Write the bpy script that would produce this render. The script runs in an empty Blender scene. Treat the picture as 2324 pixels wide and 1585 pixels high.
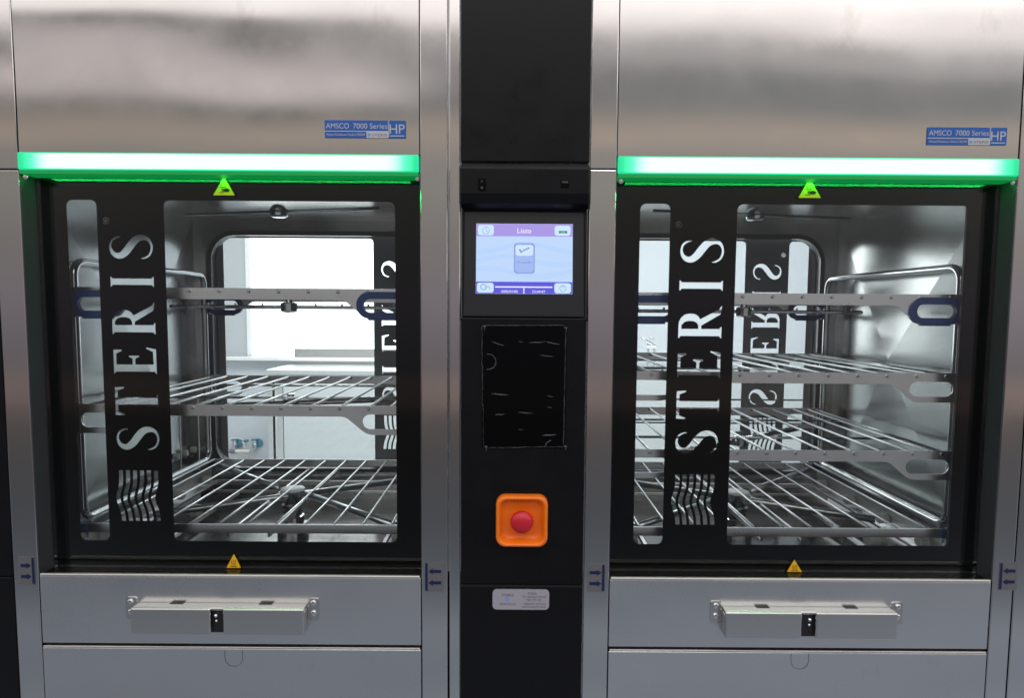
import bpy, bmesh, math, random
from mathutils import Vector, Matrix
random.seed(4)
SC = bpy.context.scene
COL = SC.collection
# ------------------------------------------------------------------ camera
FPX, CAMD, CAMH = 1480.0, 1.46, 1.45          # focal length in 2324-px units, camera distance and height
TILT, ROLL = math.atan(0.0755), math.radians(0.39)
PX, PY = 1162.0, 812.0
cd = bpy.data.cameras.new('camera'); cam = bpy.data.objects.new('camera', cd); COL.objects.link(cam)
cd.sensor_width = 36; cd.lens = 36*FPX/2324; cd.shift_y = 0.0084
cd.clip_start = 0.05; cd.clip_end = 60
cd.dof.use_dof = True; cd.dof.focus_distance = 2.6; cd.dof.aperture_fstop = 6.0
cam.matrix_world = Matrix.Translation((0, -CAMD, CAMH)) @ Matrix.Rotation(math.pi/2-TILT, 4, 'X') @ Matrix.Rotation(ROLL, 4, 'Z')
SC.camera = cam
# ------------------------------------------------------------------ world : soft interior light
wd = bpy.data.worlds.new('World'); SC.world = wd; wd.use_nodes = True
nt = wd.node_tree; N = nt.nodes; LK = nt.links
bg = N['Background']
tc = N.new('ShaderNodeTexCoord'); sx = N.new('ShaderNodeSeparateXYZ'); LK.new(tc.outputs['Generated'], sx.inputs[0])
aby = N.new('ShaderNodeMath'); aby.operation = 'ABSOLUTE'; LK.new(sx.outputs['Y'], aby.inputs[0])
asn = N.new('ShaderNodeMath'); asn.operation = 'ARCTAN2'; LK.new(sx.outputs['Z'], asn.inputs[0]); LK.new(aby.outputs[0], asn.inputs[1])   # height above the horizon along the room
mr = N.new('ShaderNodeMapRange'); mr.inputs[1].default_value = math.radians(-50); mr.inputs[2].default_value = math.radians(50)
LK.new(asn.outputs[0], mr.inputs[0])
def ramp(band, dark):
    rp = N.new('ShaderNodeValToRGB'); LK.new(mr.outputs[0], rp.inputs[0])
    stops = [(-50,(.20,.215,.26)),(-34,(.29,.32,.37)),(-30,(.235,.26,.305)),(-27,(.26,.285,.33)),(-23.5,(.14,.16,.185)),(-19,(.105,.115,.13)),(-13,(.11,.105,.11)),(-9.5,(.14,.125,.12)),(-8.5,(.27,.21,.195)),(-6.5,(.29,.23,.215)),
     (-5.5,(.20,.185,.20)),(1,(.29,.26,.29)),(6,(.31,.29,.28)),(10,(.37,.355,.335)),(13.3,(.38,.36,.34)),(13.9,(.56,.47,.40)),(15.5,(.56,.47,.40)),(15.7,(.33,.29,.26)),(15.9,(.50,.43,.37)),(16.5,dark)]
    stops += band + [(22.1,(.42,.40,.39)),(22.9,(1.55,1.44,1.42)),(26,(1.9,1.82,1.8)),(50,(1.0,1.0,1.0))]
    cr = rp.color_ramp
    while len(cr.elements) > 1: cr.elements.remove(cr.elements[-1])
    for i, (e, c) in enumerate(stops):
        el = cr.elements[0] if i == 0 else cr.elements.new((e+50)/100)
        el.position = (e+50)/100; el.color = (c[0]/2.2, c[1]/2.2, c[2]/2.2, 1)
    return rp
rA = ramp([(17.4,(.20,.20,.195)),(17.8,(.95,.86,.85)),(19.7,(1.05,.95,.94)),(20.1,(.24,.23,.225))], (.20,.20,.195))
rB = ramp([(20.0,(.27,.275,.28)),(20.5,(.60,.57,.565))], (.27,.275,.28))
mA = N.new('ShaderNodeMapRange'); mA.inputs[1].default_value = -.22; mA.inputs[2].default_value = -.06; LK.new(sx.outputs['X'], mA.inputs[0])
mx_ = N.new('ShaderNodeMix'); mx_.data_type = 'RGBA'; LK.new(mA.outputs[0], mx_.inputs[0]); LK.new(rA.outputs[0], mx_.inputs[6]); LK.new(rB.outputs[0], mx_.inputs[7]); LK.new(mx_.outputs[2], bg.inputs[0])
# the right-hand side of the room is a little brighter
mxx = N.new('ShaderNodeMapRange'); mxx.inputs[1].default_value = -1; mxx.inputs[2].default_value = 1; mxx.inputs[3].default_value = 1.75; mxx.inputs[4].default_value = 2.7
LK.new(sx.outputs['X'], mxx.inputs[0]); LK.new(mxx.outputs[0], bg.inputs[1])
SC.view_settings.view_transform = 'Standard'; SC.view_settings.look = 'None'; SC.view_settings.gamma = 1; SC.view_settings.exposure = 0
SC.cycles.max_bounces = 14; SC.cycles.glossy_bounces = 8; SC.cycles.transparent_max_bounces = 24; SC.cycles.sample_clamp_indirect = 4.0

def area(name, loc, rot, sx_, sy_, W_, col):
    l = bpy.data.lights.new(name, 'AREA'); l.shape = 'RECTANGLE'; l.size = sx_; l.size_y = sy_; l.energy = W_; l.color = col
    o = bpy.data.objects.new(name, l); o.location = loc; o.rotation_euler = rot; COL.objects.link(o); return o
area('ceiling_lamp', (0, -1.7, 3.3), (math.radians(-20), 0, 0), 3.0, .5, 22, (1, .95, .92))
area('rear_fill_light', (-1.6, 2.9, 2.93), (0, 0, 0), 2.4, 1.2, 82, (.98, .99, 1))  # two unseen lamps added to brighten the rear room
area('rear_fill_light', (1.6, 2.9, 2.93), (0, 0, 0), 2.4, 1.2, 82, (.98, .99, 1))

# ------------------------------------------------------------------ helpers
def P(u, v, y=0.0):
    """point of the plane y seen at (u, v) of a 2324 px wide picture"""
    x = (u-PX)/FPX; yy = -(v-PY)/FPX
    c, s = math.cos(ROLL), math.sin(ROLL); x, yy = x*c-yy*s, x*s+yy*c
    d = Vector((0, math.cos(TILT), -math.sin(TILT))) + Vector((1, 0, 0))*x + Vector((0, math.sin(TILT), math.cos(TILT)))*yy
    return Vector((0, -CAMD, CAMH)) + d*((y+CAMD)/d.y)
ORG = {}
def thing(name, label, cat, loc, group=None):
    o = bpy.data.objects.new(name, None); COL.objects.link(o); o.location = loc; o.empty_display_size = .05
    o['label'] = label; o['category'] = cat
    if group: o['group'] = group
    ORG[o.name] = Vector(loc); return o
def link_mesh(name, me, mat, parent=None, smooth=False, bevel=0, seg=2, label=None):
    o = bpy.data.objects.new(name, me); COL.objects.link(o)
    if parent is not None:
        org = ORG[parent.name]; me.transform(Matrix.Translation(-org)); o.parent = parent; ORG[o.name] = org
    else: ORG[o.name] = Vector((0, 0, 0))
    me.materials.clear(); me.materials.append(mat)
    if smooth:
        for p in me.polygons: p.use_smooth = True
    if smooth and bevel:
        b = o.modifiers.new('bevel', 'BEVEL'); b.width = bevel; b.segments = seg; b.limit_method = 'ANGLE'; b.harden_normals = True
    elif bevel:
        b = o.modifiers.new('bevel', 'BEVEL'); b.width = bevel; b.segments = seg; b.limit_method = 'ANGLE'; b.harden_normals = False
    if label: o['label'] = label
    return o
class MB:
    def __init__(s): s.bm = bmesh.new()
    def box(s, x0, x1, y0, y1, z0, z1):
        v = [s.bm.verts.new(p) for p in ((x0,y0,z0),(x1,y0,z0),(x1,y1,z0),(x0,y1,z0),(x0,y0,z1),(x1,y0,z1),(x1,y1,z1),(x0,y1,z1))]
        for f in ((0,3,2,1),(4,5,6,7),(0,1,5,4),(1,2,6,5),(2,3,7,6),(3,0,4,7)): s.bm.faces.new([v[i] for i in f])
        return s
    def tube(s, pts, r, n=10, closed=False, taper=None):
        pts = [Vector(p) for p in pts]; rings = []; m = len(pts); up = None
        for i, p in enumerate(pts):
            a = pts[i-1] if (i or closed) else p; b = pts[(i+1) % m] if (i < m-1 or closed) else p
            t = (b-a).normalized()
            if up is None: up = t.orthogonal().normalized()
            up = (up - t*up.dot(t)).normalized(); w = t.cross(up)
            rr = r if taper is None else r*taper[i]
            rings.append([s.bm.verts.new(p + (up*math.cos(2*math.pi*k/n) + w*math.sin(2*math.pi*k/n))*rr) for k in range(n)])
        for i in range(m if closed else m-1):
            A, B = rings[i], rings[(i+1) % m]
            for k in range(n): s.bm.faces.new((A[k], A[(k+1) % n], B[(k+1) % n], B[k]))
        if not closed: s.bm.faces.new(rings[0][::-1]); s.bm.faces.new(rings[-1])
        return s
    def cyl(s, a, b, r, n=24, r2=None):
        return s.tube([a, b], r, n, taper=None if r2 is None else [1, r2/r])
    def lathe(s, c, axis, prof, n=28):
        """prof: (distance along axis, radius)"""
        c = Vector(c); ax = Vector(axis).normalized(); u = ax.orthogonal().normalized(); w = ax.cross(u); R = []
        for h, r in prof: R.append([s.bm.verts.new(c+ax*h+(u*math.cos(2*math.pi*k/n)+w*math.sin(2*math.pi*k/n))*max(r, 1e-5)) for k in range(n)])
        for A, B in zip(R, R[1:]):
            for k in range(n): s.bm.faces.new((A[k], A[(k+1) % n], B[(k+1) % n], B[k]))
        s.bm.faces.new(R[0][::-1]); s.bm.faces.new(R[-1]); return s
    def poly(s, pts): s.bm.faces.new([s.bm.verts.new(p) for p in pts]); return s
    def build(s, name, mat, parent=None, **k):
        bmesh.ops.recalc_face_normals(s.bm, faces=s.bm.faces[:])
        if k.pop('split', False):
            seen = set(); out = []
            for v0 in s.bm.verts:
                if v0 in seen: continue
                st = [v0]; comp = []; seen.add(v0)
                while st:
                    v = st.pop(); comp.append(v)
                    for e in v.link_edges:
                        w = e.other_vert(v)
                        if w not in seen: seen.add(w); st.append(w)
                nb_ = bmesh.new(); mp = {v: nb_.verts.new(v.co) for v in comp}
                for f in {f for v in comp for f in v.link_faces}: nb_.faces.new([mp[v] for v in f.verts])
                me = bpy.data.meshes.new(name); nb_.to_mesh(me); nb_.free(); out.append(link_mesh(name, me, mat, parent, **k))
            s.bm.free(); return out[0]
        me = bpy.data.meshes.new(name); s.bm.to_mesh(me); s.bm.free(); return link_mesh(name, me, mat, parent, **k)
def plate_mesh(polys, y0, y1):
    """closed outlines in (x, z), even-odd filled, thick from y0 to y1"""
    cu = bpy.data.curves.new('tmp', 'CURVE'); cu.dimensions = '2D'; cu.fill_mode = 'BOTH'; cu.extrude = abs(y1-y0)/2
    for pl in polys:
        sp = cu.splines.new('POLY'); sp.points.add(len(pl)-1); sp.use_cyclic_u = True
        for i, (x, z) in enumerate(pl): sp.points[i].co = (x, z, 0, 1)
    o = bpy.data.objects.new('tmp', cu); COL.objects.link(o)
    me = bpy.data.meshes.new_from_object(o.evaluated_get(bpy.context.evaluated_depsgraph_get()))
    bpy.data.objects.remove(o); bpy.data.curves.remove(cu)
    me.transform(Matrix(((1,0,0,0),(0,0,-1,(y0+y1)/2),(0,1,0,0),(0,0,0,1)))); return me
def plate(name, polys, y0, y1, mat, parent=None, **k): return link_mesh(name, plate_mesh(polys, y0, y1), mat, parent, **k)
def text(name, body, x0, x1, zc, h, y, mat, parent, align='fit', bold=0.0, mirror=False):
    cu = bpy.data.curves.new('tmp', 'FONT'); cu.body = body; cu.size = 1; cu.extrude = .01; cu.offset = bold
    o = bpy.data.objects.new('tmp', cu); COL.objects.link(o)
    me = bpy.data.meshes.new_from_object(o.evaluated_get(bpy.context.evaluated_depsgraph_get()))
    bpy.data.objects.remove(o); bpy.data.curves.remove(cu)
    xs = [v.co.x for v in me.vertices]; ys = [v.co.y for v in me.vertices]
    ax, bx, ay, by = min(xs), max(xs), min(ys), max(ys)
    for v in me.vertices:
        fx = (v.co.x-ax)/(bx-ax); fy = (v.co.y-ay)/(by-ay)
        v.co = (x0+fx*(x1-x0), y - v.co.z*.01, zc+(fy-.5)*h)
    return link_mesh(name, me, mat, parent)
def rrect(x0, x1, z0, z1, r, n=6):
    out = []
    for cx, cz, a0 in ((x1-r, z1-r, 0), (x0+r, z1-r, 90), (x0+r, z0+r, 180), (x1-r, z0+r, 270)):
        for k in range(n+1):
            a = math.radians(a0+90*k/n); out.append((cx+r*math.cos(a), cz+r*math.sin(a)))
    return out
def circ(cx, cz, r, n=20): return [(cx+r*math.cos(2*math.pi*k/n), cz+r*math.sin(2*math.pi*k/n)) for k in range(n)]

# ------------------------------------------------------------------ materials
def mat(name, base=(.5,.5,.5), rough=.5, metal=0.0, emit=None, es=1.0, spec=.5, coat=0):
    m = bpy.data.materials.new(name); m.use_nodes = True; b = m.node_tree.nodes['Principled BSDF']
    b.inputs['Base Color'].default_value = (*base, 1); b.inputs['Roughness'].default_value = rough; b.inputs['Metallic'].default_value = metal
    b.inputs['Specular IOR Level'].default_value = spec; b.inputs['Coat Weight'].default_value = coat
    if emit: b.inputs['Emission Color'].default_value = (*emit, 1); b.inputs['Emission Strength'].default_value = es
    return m
def noise(m, scale, coords='Object', stretch=(1,1,1), detail=3, rough=.5):
    t = m.node_tree; c = t.nodes.new('ShaderNodeTexCoord'); mp = t.nodes.new('ShaderNodeMapping'); mp.inputs['Scale'].default_value = stretch
    n = t.nodes.new('ShaderNodeTexNoise'); n.inputs['Scale'].default_value = scale; n.inputs['Detail'].default_value = detail; n.inputs['Roughness'].default_value = rough
    t.links.new(c.outputs[coords], mp.inputs[0]); t.links.new(mp.outputs[0], n.inputs['Vector']); return n
def steel(name, base=(.6,.59,.58), rough=.28, wave=.010, wscale=(1.3,1.3,1.3), grain=(900,60,60), gd=.00002, rvar=.08, smudge=True):
    m = mat(name, base, rough, 1.0); t = m.node_tree; b = t.nodes['Principled BSDF']; L = t.links
    n1 = noise(m, 1.0, 'Object', wscale, 1.5, .4)
    b1 = t.nodes.new('ShaderNodeBump'); b1.inputs['Strength'].default_value = 1; b1.inputs['Distance'].default_value = wave; L.new(n1.outputs[0], b1.inputs['Height'])
    n2 = noise(m, 1.0, 'Object', grain, 2, .6)
    b2 = t.nodes.new('ShaderNodeBump'); b2.inputs['Strength'].default_value = 1; b2.inputs['Distance'].default_value = gd
    L.new(n2.outputs[0], b2.inputs['Height']); L.new(b1.outputs[0], b2.inputs['Normal']); L.new(b2.outputs[0], b.inputs['Normal'])
    n3 = noise(m, 3.2, 'Object', (1,1,1), 6, .65); r = t.nodes.new('ShaderNodeMapRange')
    r.inputs[1].default_value = .35; r.inputs[2].default_value = .7; r.inputs[3].default_value = rough-rvar*.5; r.inputs[4].default_value = rough+rvar
    L.new(n3.outputs[0], r.inputs[0]); L.new(r.outputs[0], b.inputs['Roughness'])
    if smudge:
        n4 = noise(m, 7, 'Object', (1,1,.6), 5, .6); r4 = t.nodes.new('ShaderNodeMapRange'); r4.inputs[1].default_value = .64; r4.inputs[2].default_value = .82
        mx = t.nodes.new('ShaderNodeMix'); mx.data_type = 'RGBA'; mx.inputs[6].default_value = (*base, 1); mx.inputs[7].default_value = (base[0]*.8, base[1]*.79, base[2]*.77, 1)
        L.new(n4.outputs[0], r4.inputs[0]); L.new(r4.outputs[0], mx.inputs[0]); L.new(mx.outputs[2], b.inputs['Base Color'])
    return m
M = {}
M['panel'] = steel('brushed_steel_panel', (.60,.59,.58), .085, .0005, (1.0,1.0,1.6), gd=.00002, rvar=.04)
M['post'] = steel('brushed_steel_post', (.60,.585,.575), .075, .0015, (1.2,1.2,.6), rvar=.05)
M['lower'] = steel('brushed_steel_lower', (.67,.675,.68), .28, .016, (.9,.9,2.4))
M['latch'] = steel('brushed_steel_latch', (.60,.59,.57), .20, .0006, (3,3,3), gd=.000001)
M['edge'] = mat('polished_edge', (.85,.82,.78), .35, 1)
M['chamber'] = steel('chamber_steel', (.56,.575,.57), .21, .010, (1.3,2.0,2.2), grain=(60,900,60), gd=.000004, rvar=.05)
M['sump'] = steel('chamber_floor_steel', (.26,.255,.25), .16, .004, (2,2,2), smudge=False)
M['chrome'] = mat('polished_steel', (.72,.73,.74), .14, 1)
M['rail'] = steel('rack_rail_steel', (.86,.86,.87), .30, .002, (3,3,3))
M['wire'] = mat('wire_steel', (.66,.68,.69), .28, 1)
M['dark'] = mat('dark_steel', (.12,.13,.14), .35, .8)
M['gasket'] = mat('gasket_rubber', (.055,.06,.066), .3, 0, coat=.4)
M['print'] = mat('black_print', (.003,.003,.0035), .5, spec=0)
M['litprint'] = mat('black_print_lit', (.24,.25,.26), .5, spec=.2)  # black print made grey: front light and glass haze put into its colour
M['tray'] = mat('black_gloss_ledge', (.004,.004,.004), .15, spec=.3)
M['black'] = mat('black_cavity', (.008,.008,.009), .5)
M['plastic'] = mat('black_plastic', (.005,.005,.0065), .30, spec=.20)
_n = noise(M['plastic'], 9, 'Object', (1,1,1), 6, .7); _t = M['plastic'].node_tree; _r = _t.nodes.new('ShaderNodeMapRange'); _r.inputs[1].default_value = .35; _r.inputs[2].default_value = .7; _r.inputs[3].default_value = .24; _r.inputs[4].default_value = .44
_t.links.new(_n.outputs[0], _r.inputs[0]); _t.links.new(_r.outputs[0], _t.nodes['Principled BSDF'].inputs['Roughness'])
M['bezel'] = mat('bezel_plastic', (.016,.016,.019), .34, spec=.35)
M['gloss'] = mat('glossy_black', (.002,.002,.0025), .12, spec=.12)
M['blue'] = mat('blue_plastic', (.012,.045,.17), .35)
M['orange'] = mat('orange_plastic', (.92,.19,.008), .32)
M['red'] = mat('red_plastic', (.55,.010,.025), .33)
M['white'] = mat('white_nylon', (.62,.61,.56), .45)
M['yellow'] = mat('yellow_sticker', (.86,.48,.015), .4)
M['ink'] = mat('black_ink', (.01,.01,.01), .5)
M['navy'] = mat('navy_ink', (.004,.010,.06), .4)
M['arrowfilm'] = mat('clear_label', (.20,.20,.21), .45, .6)
M['badge'] = mat('blue_badge', (.005,.10,.42), .4)
M['badgetext'] = mat('badge_pale_ink', (.52,.52,.56), .4)
M['tag'] = mat('label_plate', (.34,.33,.38), .4)
M['greyink'] = mat('grey_ink', (.17,.17,.20), .5)
M['skyink'] = mat('light_blue_ink', (.15,.34,.70), .5)
M['film'] = mat('clear_film_glint', (.075,.08,.08), .2)
M['filmdim'] = mat('clear_film_dull', (.05,.056,.06), .25)
M['wall'] = mat('white_wall', (.76,.77,.78), .6)
M['wallblue'] = mat('pale_blue_panel', (.62,.65,.69), .4)
M['frame'] = mat('window_frame', (.85,.86,.86), .4)
M['blind'] = mat('blind_panel', (.50,.52,.54), .5)
M['floor'] = mat('floor_vinyl', (.45,.47,.48), .35)
M['counter'] = steel('counter_steel', (.70,.71,.71), .33, .006, (3,3,3))
M['cabinet'] = mat('cabinet_front', (.66,.69,.70), .35, .25)
M['valve'] = mat('valve_blue', (.07,.24,.36), .35)
M['splash'] = steel('backsplash_steel', (.46,.45,.44), .5, .002, (3,3,3))
M['hose'] = mat('white_hose', (.72,.68,.64), .5)
M['day'] = mat('daylight_window', (0,0,0), 1, emit=(.97,.99,1.0), es=3.2)
def glass_mat():
    m = bpy.data.materials.new('door_glass'); m.use_nodes = True; t = m.node_tree; t.nodes.clear()
    o = t.nodes.new('ShaderNodeOutputMaterial'); mx = t.nodes.new('ShaderNodeMixShader'); tr = t.nodes.new('ShaderNodeBsdfTransparent'); g = t.nodes.new('ShaderNodeBsdfGlossy')
    tr.inputs[0].default_value = (.955,.972,.968,1); g.inputs['Roughness'].default_value = .02; g.inputs[0].default_value = (1,1,1,1)
    f = t.nodes.new('ShaderNodeFresnel'); f.inputs[0].default_value = 1.36
    t.links.new(f.outputs[0], mx.inputs[0]); t.links.new(tr.outputs[0], mx.inputs[1]); t.links.new(g.outputs[0], mx.inputs[2]); t.links.new(mx.outputs[0], o.inputs[0]); return m
M['glass'] = glass_mat()
def lamp_mat():
    m = mat('green_diffuser', (.02,.1,.05), .4); t = m.node_tree; b = t.nodes['Principled BSDF']; L = t.links
    c = t.nodes.new('ShaderNodeTexCoord'); s = t.nodes.new('ShaderNodeSeparateXYZ'); L.new(c.outputs['Generated'], s.inputs[0])
    def mth(op, a, b_=None):
        n = t.nodes.new('ShaderNodeMath'); n.operation = op
        for i, q in enumerate((a, b_)):
            if q is None: continue
            if isinstance(q, (int, float)): n.inputs[i].default_value = q
            else: L.new(q, n.inputs[i])
        return n.outputs[0]
    ex = mth('MINIMUM', s.outputs['X'], mth('SUBTRACT', 1.0, s.outputs['X'])); ez = mth('MINIMUM', s.outputs['Z'], mth('SUBTRACT', 1.0, s.outputs['Z']))
    fx = t.nodes.new('ShaderNodeMapRange'); fx.interpolation_type = 'SMOOTHSTEP'; fx.inputs[1].default_value = .005; fx.inputs[2].default_value = .085; L.new(ex, fx.inputs[0])
    fz = t.nodes.new('ShaderNodeMapRange'); fz.inputs[1].default_value = .05; fz.inputs[2].default_value = .10; L.new(ez, fz.inputs[0])
    f = mth('MULTIPLY', fx.outputs[0], fz.outputs[0])
    r = t.nodes.new('ShaderNodeValToRGB'); L.new(f, r.inputs[0]); e = r.color_ramp.elements
    e[0].position = 0; e[0].color = (.0, .17, .075, 1); e[1].position = 1; e[1].color = (.215, 1.0, .25, 1)
    k = r.color_ramp.elements.new(.35); k.color = (.03, .35, .15, 1)
    L.new(r.outputs[0], b.inputs['Emission Color']); b.inputs['Emission Strength'].default_value = 4.3; return m
M['lamp'] = lamp_mat()
M['soffitglow'] = mat('soffit_green_glow', (.0,.15,.03), .4, emit=(0,.19,.035), es=1.0)  # green light falling on the soffit, put in as weak emission

# ------------------------------------------------------------------ lettering outlines (letter height 1, origin bottom left)
def cat(pts, n=5):
    out = []
    for i in range(len(pts)-1):
        p0 = pts[max(i-1, 0)]; p1 = pts[i]; p2 = pts[i+1]; p3 = pts[min(i+2, len(pts)-1)]
        for k in range(n):
            t = k/n; out.append(tuple(.5*((2*b)+(-a+c)*t+(2*a-5*b+4*c-d)*t*t+(-a+3*b-3*c+d)*t**3) for a, b, c, d in zip(p0, p1, p2, p3)))
    out.append(pts[-1]); return out
def glyph_S():
    c = cat([(.515,.735,.012),(.505,.82,.035),(.44,.925,.045),(.32,.972,.052),(.19,.945,.08),(.105,.86,.115),(.095,.74,.145),(.18,.62,.17),(.32,.51,.18),(.46,.38,.165),(.505,.24,.13),(.47,.11,.085),(.36,.035,.055),(.24,.025,.05),(.11,.08,.045),(.045,.18,.035),(.03,.27,.012)])
    L, R = [], []
    for i, (x, y, w) in enumerate(c):
        a = c[max(i-1, 0)]; b = c[min(i+1, len(c)-1)]; dx, dy = b[0]-a[0], b[1]-a[1]; d = math.hypot(dx, dy) or 1
        L.append((x-dy/d*w/2, y+dx/d*w/2)); R.append((x+dy/d*w/2, y-dx/d*w/2))
    return [L+R[::-1]]
GL = {'S': (.58, glyph_S()),
 'I': (.27, [[(0,0),(.27,0),(.27,.02),(.22,.05),(.22,.95),(.27,.98),(.27,1),(0,1),(0,.98),(.05,.95),(.05,.05),(0,.02)]]),
 'T': (.70, [[(.2,0),(.50,0),(.50,.02),(.44,.05),(.44,.93),(.60,.93),(.66,.78),(.69,.78),(.68,1),(.02,1),(0.01,.78),(.04,.78),(.10,.93),(.26,.93),(.26,.05),(.2,.02)]]),
 'E': (.63, [[(0,0),(.58,0),(.63,.24),(.60,.24),(.52,.08),(.22,.07),(.22,.49),(.36,.49),(.40,.40),(.43,.40),(.43,.64),(.40,.64),(.36,.56),(.22,.56),(.22,.93),(.48,.93),(.54,.80),(.57,.80),(.57,1),(0,1),(0,.98),(.05,.95),(.05,.05),(0,.02)]]),
 'R': (.76, [[(0,0),(.27,0),(.27,.02),(.22,.05),(.22,.47),(.30,.47),(.57,.03),(.76,0),(.76,.025),(.69,.06),(.45,.50),(.52,.54),(.57,.62),(.585,.74),(.56,.86),(.49,.94),(.39,.99),(.30,1),(0,1),(0,.98),(.05,.95),(.05,.05),(0,.02)],
              [(.22,.54),(.30,.54),(.37,.58),(.405,.66),(.41,.76),(.385,.86),(.31,.93),(.22,.93)]])}
def door_print(xc, y, flip=1, registered=True):
    """outlines of the printed black frame; letters, waves and panes are left clear"""
    X = lambda r: xc + flip*r
    Z0, Z1 = .893, 1.691
    def q(pl): return [(X(a), b) for a, b in pl]
    polys = [q(rrect(-.437, .437, .80, 1.742, .004)), q(rrect(-.376, -.307, Z0, Z1, .014)), q(rrect(-.154, .375, Z0, Z1, .014))]
    # (bottom z, top z) of each letter, reading upwards; letter tops point to -x
    tl, bl = -.282, -.182          # x of letter tops and baselines
    zs = [('S', 1.110, 1.168), ('T', 1.193, 1.262), ('E', 1.292, 1.354), ('R', 1.384, 1.458), ('I', 1.494, 1.517), ('S', 1.556, 1.614)]
    for ch, a, b in zs:
        w, pls = GL[ch]
        for pl in pls: polys.append(q([(bl+(tl-bl)*yy, a+(b-a)*xx/w) for xx, yy in pl]))
    if registered:
        cx, cz = -.287, 1.644
        polys.append(q(circ(cx, cz, .0075))); polys.append(q(circ(cx, cz, .006)))
        polys.append(q([(cx+.003, cz-.003), (cx-.003, cz-.003), (cx-.003, cz+.001), (cx-.0005, cz+.002), (cx+.003, cz+.003), (cx+.003, cz+.0015), (cx+.0005, cz), (cx+.0005, cz-.0015), (cx+.003, cz-.0015)]))
    za, zb = .941, 1.063; n = 26; pitch = .0165; bw = .0102
    for k in range(6):
        x0 = -.280 + k*pitch; Lp, Rp = [], []
        for i in range(n+1):
            t = i/n; z = zb+(za-zb)*t; off = -.0095*math.exp(-((t-.55)/.20)**2) + .003*t*t
            Lp.append((x0+off, z)); Rp.append((x0+off+bw, z))
        polys.append(q(Lp+Rp[::-1]))
    return polys

# ================================================================== washer-disinfector
HALF = .440; ZL0, ZL1 = 1.746, 1.784; ZS = .8285; ZM = .665; YG = .045; YB = .80; CH = .452
def screw(mb, x, y, z, ax=(0,-1,0), r=.005): mb.lathe((x, y, z), ax, [(0, r), (.002, r), (.0035, r*.7), (.0038, .0001)], 14)
def warning_hand(parent, u0, u1, va, vb, label):
    y = .0425; a = P((u0+u1)/2, va, y); b = P(u0, vb, y); c = P(u1, vb, y)
    w = c.x-b.x; h = a.z-b.z; zb = (b.z+c.z)/2; cx = (b.x+c.x)/2
    s = plate('warning_sticker', [[(b.x, zb), (c.x, zb), (a.x, a.z)]], y-.0005, y+.001, M['yellow'], parent, label=label)
    el = [(cx+w*(.13+.14*math.cos(t)), zb+h*(.27+.10*math.sin(t))) for t in [i*.4 for i in range(16)]]
    fingers = [[(cx-w*.10, zb+h*(.20+.055*i)), (cx+w*.05, zb+h*(.19+.055*i)), (cx+w*.05, zb+h*(.225+.055*i)), (cx-w*.10, zb+h*(.235+.055*i))] for i in range(3)]
    bar1 = [(cx-w*.22, zb+h*.42), (cx+w*.10, zb+h*.42), (cx+w*.10, zb+h*.45), (cx-w*.22, zb+h*.45)]
    bar2 = [(cx-w*.22, zb+h*.13), (cx+w*.02, zb+h*.13), (cx+w*.02, zb+h*.16), (cx-w*.22, zb+h*.16)]
    arrow = [(cx-w*.12, zb+h*.5), (cx-w*.08, zb+h*.55), (cx-w*.10, zb+h*.55), (cx-w*.10, zb+h*.62), (cx-w*.135, zb+h*.62), (cx-w*.135, zb+h*.55), (cx-w*.16, zb+h*.55)]
    me = bmesh.new()
    for pl in [el]+fingers+[bar1, bar2, arrow]:
        me.faces.new([me.verts.new((x, y-.0009, z)) for x, z in pl])
    m_ = bpy.data.meshes.new('pictogram'); me.to_mesh(m_); me.free(); link_mesh('pictogram', m_, M['ink'], s)
def warning_hot(parent, u0, u1, va, vb):
    y = .0425; a = P((u0+u1)/2, va, y); b = P(u0, vb, y); c = P(u1, vb, y); w = c.x-b.x; h = a.z-b.z; zb = (b.z+c.z)/2; cx = (b.x+c.x)/2
    s = plate('warning_sticker', [[(b.x, zb), (c.x, zb), (a.x, a.z)]], y-.0005, y+.001, M['yellow'], parent, label='small yellow triangle with three wavy heat lines')
    mb = MB()
    for k in (-1, 0, 1):
        L_, R_ = [], []
        for i in range(11):
            t = i/10; x = cx + k*w*.12 + w*.03*math.sin(t*9) ; z = zb + h*(.18+.42*t)
            L_.append((x-w*.018, y-.0009, z)); R_.append((x+w*.018, y-.0009, z))
        for i in range(10): mb.poly([L_[i], R_[i], R_[i+1], L_[i+1]])
    mb.poly([(cx-w*.22, y-.0009, zb+h*.08), (cx+w*.22, y-.0009, zb+h*.08), (cx+w*.22, y-.0009, zb+h*.13), (cx-w*.22, y-.0009, zb+h*.13)])
    mb.build('pictogram', M['ink'], s)
def arrow_sticker(parent, ubar, utail, va, vb, yf):
    A = P(ubar, va, yf); B = P(ubar, vb, yf); T_ = P(utail, (va+vb)/2, yf); d = 1 if A.x > T_.x else -1; xb = (A.x+B.x)/2
    z1, z0 = A.z, B.z; x0, x1 = sorted((xb+.004*d, T_.x-.006*d))
    s = plate('arrow_sticker', [rrect(x0, x1, z0-.003, z1+.003, .001, 2)], yf-.0006, yf, M['arrowfilm'], parent, label='clear sticker with two dark blue arrows pointing at a line')
    bars = [[(xb-.0028, z0), (xb+.0028, z0), (xb+.0028, z1), (xb-.0028, z1)]]
    tip = xb-.0045*d; tail = T_.x; hd = tip-.010*d
    for f in (.70, .28):
        z = z0+(z1-z0)*f
        bars.append([(tip, z), (hd, z+.0072), (hd, z+.0036), (tail, z+.0036), (tail, z-.0036), (hd, z-.0036), (hd, z-.0072)])
    plate('arrow_print', bars, yf-.0012, yf-.0007, M['navy'], s)
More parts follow.
